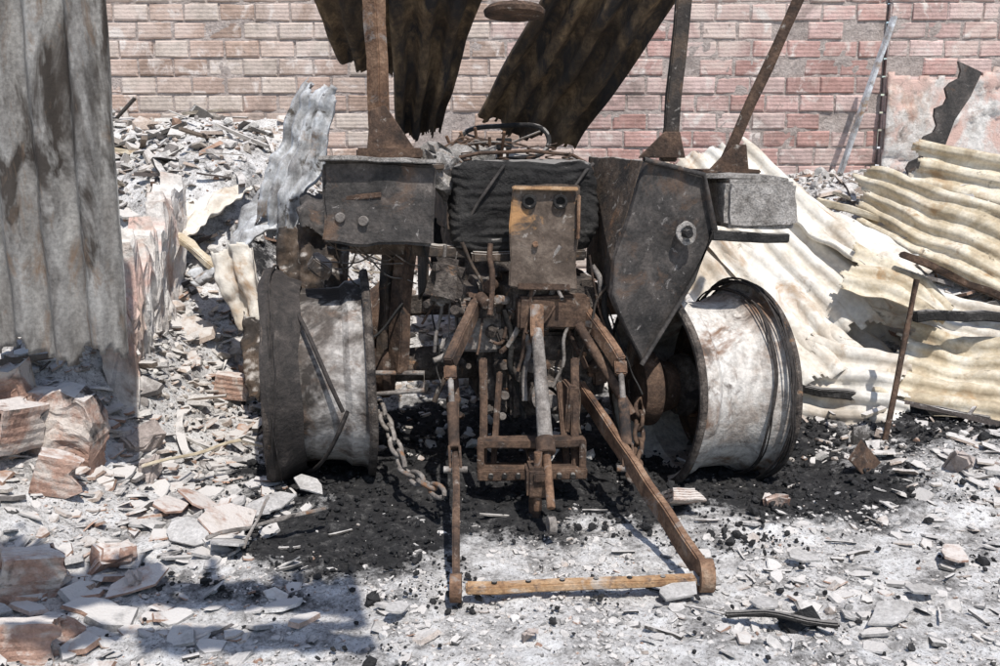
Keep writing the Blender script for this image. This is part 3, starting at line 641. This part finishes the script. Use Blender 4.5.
def chain(tag,pts,mat,n,s=.034,r=.0085):
    pts=[V(p) for p in pts]
    seg=[(pts[i+1]-pts[i]).length for i in range(len(pts)-1)];tot=sum(seg)
    for k in range(n):
        q=(k+.5)/n*tot;i=0
        while i<len(seg)-1 and q>seg[i]: q-=seg[i];i+=1
        p=pts[i].lerp(pts[i+1],q/seg[i]);d=(pts[i+1]-pts[i]).normalized()
        a=d.orthogonal().normalized()
        if k%2: a=d.cross(a)
        a=(a+d.cross(a)*.5).normalized()
        hl=tot/n*.68
        ring=[p+d*(math.cos(t)*hl)+a*(math.sin(t)*s*.6) for t in [j/14*6.283 for j in range(14)]]
        sweep('%s_link_%d'%(tag,k),ring,r,mat,T,True,6)
chain('check_chain_l',[(-.58,4.45,.34),(-.42,4.05,.14),(-.24,3.78,.14)],m_greyst,9,.042,.011)
chain('check_chain_r',[(.68,4.5,.34),(.65,4.3,.14),(.58,4.0,.12)],m_rustd,8,.042,.011)
beam('cab_column_l',(-.44,4.5,1.15),(-.49,4.45,.5),.1,.06,m_rustd,T,dent=.012)
beam('cab_column_l2',(-.53,4.55,1.1),(-.57,4.5,.55),.05,.05,m_burnt,T,dent=.012)
sweep('step_bracket',[(-.62,4.42,.5),(-.36,4.42,.5),(-.36,4.4,.42),(-.6,4.4,.4),(-.62,4.42,.5)],.012,m_greyst,T)
box('underfloor_beam',(-.42,4.5,1.08),(.56,.08,.06),m_burnt,T,rot=(0,3,8),dent=.012)
box('bracket_lump',(-.25,4.4,.95),(.16,.12,.2),m_cast,T,rot=(5,10,0),bev=.03,dent=.03)
box('lamp_box_l',(-.545,4.35,1.30),(.49,.2,.36),m_panel,T,rot=(-3,2,8),bev=.012,dent=.014)
box('lamp_box_lip',(-.545,4.33,1.495),(.51,.25,.02),m_conc,T,rot=(-3,2,8),bev=.004,dent=.01)
for k,(x,z) in enumerate(((-.7,1.25),(-.6,1.235))): cyl('lamp_stud_%d'%k,(x,4.27,z),(x,4.21,z),.022,m_greyst,T,16)
plate('lamp_box_rust_tab',[(-.74,4.232,1.34),(-.52,4.242,1.36),(-.52,4.242,1.335),(-.74,4.232,1.315)],.006,m_rustd,T)
box('fender_top_l',(-.55,4.72,1.47),(.5,.55,.03),m_burnt,T,rot=(0,2,10),bev=.005,dent=.02)
plate('fender_side_l',[(-.32,4.45,1.48),(-.42,5.0,1.48),(-.42,5.0,.75),(-.34,4.5,.9)],.012,m_burnt,T,dent=.01)
box('fender_arm_l',(-.85,4.5,1.0),(.1,.3,.06),m_burnt,T,rot=(0,35,10),dent=.01)
beam('rops_post_l',(-.565,4.62,1.5),(-.58,4.6,2.7),.085,.07,m_rust,T,dent=.008)
plate('rops_gusset_l',[(-.60,4.55,1.72),(-.53,4.55,1.74),(-.38,4.52,1.52),(-.62,4.52,1.5)],.02,m_rustd,T)
box('rops_foot_l',(-.52,4.58,1.52),(.3,.18,.05),m_rustd,T,rot=(0,0,10))
beam('rops_post_r',(.79,4.6,1.48),(.87,4.6,2.7),.06,.07,m_burnt,T,dent=.008)
plate('rops_gusset_r',[(.64,4.52,1.5),(.76,4.52,1.62),(.83,4.52,1.62),(.86,4.52,1.5)],.02,m_rustd,T)
beam('rops_post_r2',(1.07,4.75,1.42),(1.6,4.65,2.75),.085,.05,m_rustd,T,dent=.008)
plate('rops_gusset_r2',[(.98,4.68,1.41),(1.12,4.68,1.56),(1.18,4.68,1.56),(1.2,4.68,1.42)],.03,m_rustd,T)
box('rops_foot_r',(1.1,4.78,1.43),(.3,.2,.02),m_rustd,T,rot=(0,0,10))
plate('fender_panel_r',[(.655,4.3,1.5),(.93,4.42,1.43),(1.0,4.45,1.18),(.9,4.42,.95),(.66,4.32,.56),(.5,4.25,.9),(.52,4.25,1.06),(.6,4.28,1.32)],.04,m_panel,T,bev=.006,dent=.014)
sweep('fender_panel_lip',[(.63,4.27,1.5),(.92,4.39,1.43),(.99,4.42,1.18),(.89,4.39,.95),(.65,4.29,.57)],.012,m_panel,T)
plate('fender_inner_r',[(.64,4.36,1.5),(.5,4.3,1.05),(.5,4.3,.9),(.45,5.0,.9),(.45,5.0,1.5)],.02,m_burnt,T,dent=.01)
lathe('lamp_socket_r',(.83,4.36,1.17),(.36,-1,0),[(0,.0001),(.0,.04),(.02,.045),(.03,.052),(.036,.05),(.036,.035),(.02,.025),(.02,.001)],m_conc,T,18,wob=.01,wf=20)
cyl('lamp_socket_nut',(.835,4.345,1.17),(.85,4.3,1.17),.02,m_black,T,8)
box('fender_box_r',(1.17,4.72,1.29),(.36,.5,.22),m_conc,T,rot=(0,0,12),bev=.02,dent=.018)
box('fender_cap_r',(.98,4.72,1.415),(.66,.5,.02),m_conc,T,rot=(0,2,12),bev=.004,dent=.012)
box('fender_rail_r',(1.16,4.47,1.14),(.38,.05,.045),m_black,T,rot=(0,3,12),bev=.005,dent=.008)
beam('fender_brace_r',(.7,4.45,1.0),(.62,4.55,.5),.05,.03,m_burnt,T,dent=.008)
def seat():
    c=V((.1,4.62,1.285)); vs=[];fs=[];nz=80;nx=72
    for j in range(nz+1):
        t=j/nz; z=1.08+.4*t; sc=1-.12*(2*t-1)**6
        for i in range(nx):
            a=i/nx*2*math.pi; ca,sa=math.cos(a),math.sin(a)
            amp=.004*max(0,.35+1.5*noise.noise(V((a*1.5,t*3,3))))
            rib=amp*math.sin(t*70+ca*2.2+1.5*noise.noise(V((a,t*2,0))))
            x=math.copysign(abs(ca)**.3,ca)*(.345*sc+rib); y=math.copysign(abs(sa)**.3,sa)*(.12*sc+rib)
            p=V((c.x+x,c.y+y,z)); p=c+(Matrix.Rotation(math.radians(8),3,'Z')@(p-c)); p+=noise.noise_vector(p*6)*.03+noise.noise_vector(p*22)*.008
            vs.append(p)
    for j in range(nz):
        for i in range(nx): fs.append((j*nx+i,j*nx+(i+1)%nx,(j+1)*nx+(i+1)%nx,(j+1)*nx+i))
    fs.append(tuple(nz*nx+i for i in range(nx))); fs.append(tuple(reversed(range(nx))))
    pyd('charred_seat_back',vs,fs,m_black,T)
    for k in range(6):
        x0=-.16+k*.1; pts=[]
        for i in range(50):
            t=i/49; a=t*6.28*4; pts.append(V((x0+.025*math.cos(a)+.03*t*math.sin(k*2.3),4.66+x0*.14+.025*math.sin(a),1.46+.11*t*(.6+.4*math.sin(k*5)))))
        sweep('seat_spring_%d'%k,pts,.0035,m_rustd,T,False,5)
    sweep('seat_frame_wire',[(-.24,4.6,1.49),(-.1,4.63,1.52),(.15,4.66,1.53),(.35,4.7,1.51),(.44,4.7,1.46),(.46,4.69,1.3)],.009,m_rustd,T)
    sweep('seat_strap',[(.44,4.62,1.47),(.4,4.54,1.44),(.3,4.5,1.3),(.26,4.49,1.15)],.009,m_panel,T)
    sweep('seat_strap_b',[(-.2,4.5,1.12),(-.1,4.46,1.3),(.02,4.47,1.47)],.008,m_panel,T)
seat()
box('seat_frame',(.1,4.75,1.05),(.55,.5,.05),m_burnt,T,rot=(0,0,10),dent=.015)
box('hitch_plate',(.2,4.36,1.15),(.31,.02,.47),m_plate,T,rot=(-4,2,6),bev=.006,dent=.012)
box('hitch_plate_rim',(.2,4.348,1.37),(.30,.028,.018),m_orange,T,rot=(-4,2,6),bev=.004,dent=.005)
box('hitch_plate_rim_b',(.352,4.352,1.24),(.014,.03,.2),m_rust,T,rot=(-4,2,6),bev=.004,dent=.005)
box('hitch_plate_foot',(.2,4.34,.925),(.24,.03,.03),m_rustd,T,rot=(-4,2,6),bev=.004)
for k,x in enumerate((.13,.27)):
    lathe('plate_hole_%d'%k,(x,4.352+x*.05,1.31),(.1,-1,0),[(0,.0001),(0,.03),(.016,.034),(.022,.03),(.022,.022),(.004,.016),(.004,.001)],m_black,T,20)
cyl('plate_bolt',(.16,4.35,1.12),(.16,4.32,1.12),.014,m_rust,T,6)
c=V((.02,5.0,1.57)); Rm=Euler((math.radians(24),math.radians(-3),0)).to_matrix()
sweep('steering_wheel_rim',[c+Rm@V((math.cos(t)*.23,math.sin(t)*.23,.012*math.sin(3*t))) for t in [i/48*6.283 for i in range(48)]],.013,m_black,T,True,8)
for k in range(3):
    t=k*2.094+.5; beam('steering_spoke_%d'%k,c-V((0,0,.02)),c+Rm@V((math.cos(t)*.22,math.sin(t)*.22,0)),.02,.01,m_burnt,T)
cyl('steering_column',c-V((0,0,.01)),c+V((-.05,.25,-.6)),.03,m_burnt,T)
cyl('steering_hub',c-V((0,0,.04)),c+V((0,0,.02)),.04,m_black,T)
box('dashboard',(0,5.2,1.38),(.5,.25,.22),m_burnt,T,rot=(10,0,10),bev=.03,dent=.03)
box('console_debris',(-.16,4.75,1.5),(.24,.2,.1),m_conc,T,rot=(8,-8,20),bev=.02,dent=.06,ds=11)
box('console_debris_b',(-.28,4.65,1.44),(.2,.2,.2),m_conc,T,rot=(8,20,20),bev=.02,dent=.07,ds=11)
for k in range(5):
    cyl('control_lever_%d'%k,(-.2+k*.05,4.8,1.45),(-.26+k*.07,4.75-.02*k,1.6+.02*(k%3)),.008,m_rust,T,8)
rn=random.Random(5)
def cable(a,b,sag,r,mat,tag):
    a=V(a);b=V(b);s=rn.uniform(0,50);pts=[]
    for i in range(24):
        t=i/23;p=a.lerp(b,t)-V((0,0,sag*4*t*(1-t)));p+=noise.noise_vector(p*6+V((s,0,0)))*.04*math.sin(t*3.14);pts.append(p)
    sweep(tag,pts,r,mat,T,False,6)
for i in range(34):
    a=(rn.uniform(-.5,.6),rn.uniform(4.35,4.5),rn.uniform(.75,1.12)); b=(a[0]+rn.uniform(-.25,.25),rn.uniform(4.25,4.45),a[2]-rn.uniform(.1,.55))
    cable(a,b,rn.uniform(-.02,.1),rn.choice([.004,.006,.009,.014]),rn.choice([m_black,m_rustd,m_greyst,m_burnt]),'burnt_cable_%d'%i)
for i in range(8):
    cable((rn.uniform(-.8,-.4),4.4,1.12),(rn.uniform(-.85,-.35),4.45,rn.uniform(.9,1.05)),.04,.004,m_burnt,'dangling_wire_%d'%i)
for i in range(9):
    cable((-.25+rn.uniform(-.1,.1),4.7,1.5),(rn.uniform(-.2,.2),4.75,1.55),-.05,.005,rn.choice([m_greyst,m_rustd]),'console_wire_%d'%i)
for i in range(56):
    x=rn.uniform(-.42,.52);z=rn.uniform(.28,1.02);s=rn.uniform(.03,.09)
    p=V((x+.05,4.47+(x)*.18+rn.uniform(-.06,.06),z))
    if i%2: box('casting_%d'%i,p,(s,s*.8,s*rn.uniform(.6,1.5)),rn.choice([m_cast,m_rustd,m_burnt,m_greyst]),T,rot=(rn.uniform(-20,20),rn.uniform(-20,20),10),bev=.01,dent=.01)
    else: cyl('fitting_%d'%i,p,p+V((rn.uniform(-.04,.04),-.07,rn.uniform(-.03,.03))),s*.35,rn.choice([m_cast,m_rustd,m_greyst]),T,12)
wl=empty('hanging_work_lamp',(.07,4.9,2.25))
lathe('lamp_shade',(.07,4.85,2.17),(0,.1,1),[(0,.001),(-.01,.1),(0,.145),(.02,.15),(.04,.13),(.06,.05),(.06,.001)],m_rustd,wl,32)
cyl('lamp_stem',(.07,4.85,2.2),(.1,4.93,2.62),.012,m_rustd,wl,8)

# ---------------------------------------------------------------- assumed roof, added out of view to cast broken shade on left foreground
R=empty('assumed_shade_roof',(-2,1,3.2))
corr('shade_roof_sheeting',(-4.8,.75,3.25),(.35,.85,3.25),(.0,1.9,3.15),(-4.8,1.95,3.15),26,.02,m_shL,R,crumple=.04,rag=.5,seed=21,holes=.06,nv=90)
beam('shade_roof_purlin_a',(-4.8,.9,3.17),(.3,.9,3.17),.05,.08,m_rustd,R); beam('shade_roof_purlin_b',(-4.8,1.6,3.12),(.0,1.6,3.12),.05,.08,m_rustd,R)
beam('roof_post',(-3.6,.9,0),(-3.6,.9,3.12),.1,.1,m_rustd,R); beam('shade_roof_post_b',(-3.6,1.6,0),(-3.6,1.6,3.07),.1,.1,m_rustd,R)
beam('shade_roof_post_c',(.25,-.6,0),(.2,.85,3.15),.08,.08,m_rustd,R)

# ---------------------------------------------------------------- light, camera
el=math.radians(61); sd=V((.38,-1,0)).normalized()*math.cos(el)+V((0,0,math.sin(el)))
sun=bpy.data.lights.new('sun','SUN'); sun.energy=5.0; sun.angle=math.radians(.5); sun.color=(1,.965,.92)
so=bpy.data.objects.new('sun',sun); scn.collection.objects.link(so); so.rotation_euler=sd.to_track_quat('Z','Y').to_euler(); so.location=(2,-6,9)
w=bpy.data.worlds.new('World'); scn.world=w; w.use_nodes=True; nt=w.node_tree
sk=nt.nodes.new('ShaderNodeTexSky'); sk.sky_type='NISHITA'; sk.sun_disc=False; sk.sun_elevation=el; sk.sun_rotation=math.atan2(sd.x,sd.y)
nt.links.new(sk.outputs[0],nt.nodes['Background'].inputs[0]); nt.nodes['Background'].inputs[1].default_value=.15
cd=bpy.data.cameras.new('camera'); cam=bpy.data.objects.new('camera',cd); scn.collection.objects.link(cam)
cam.location=(0,0,1.6); cam.rotation_euler=(math.radians(78.4),0,0); cd.lens=34.56; cd.sensor_width=36; cd.clip_end=600; cd.clip_start=.05
scn.camera=cam
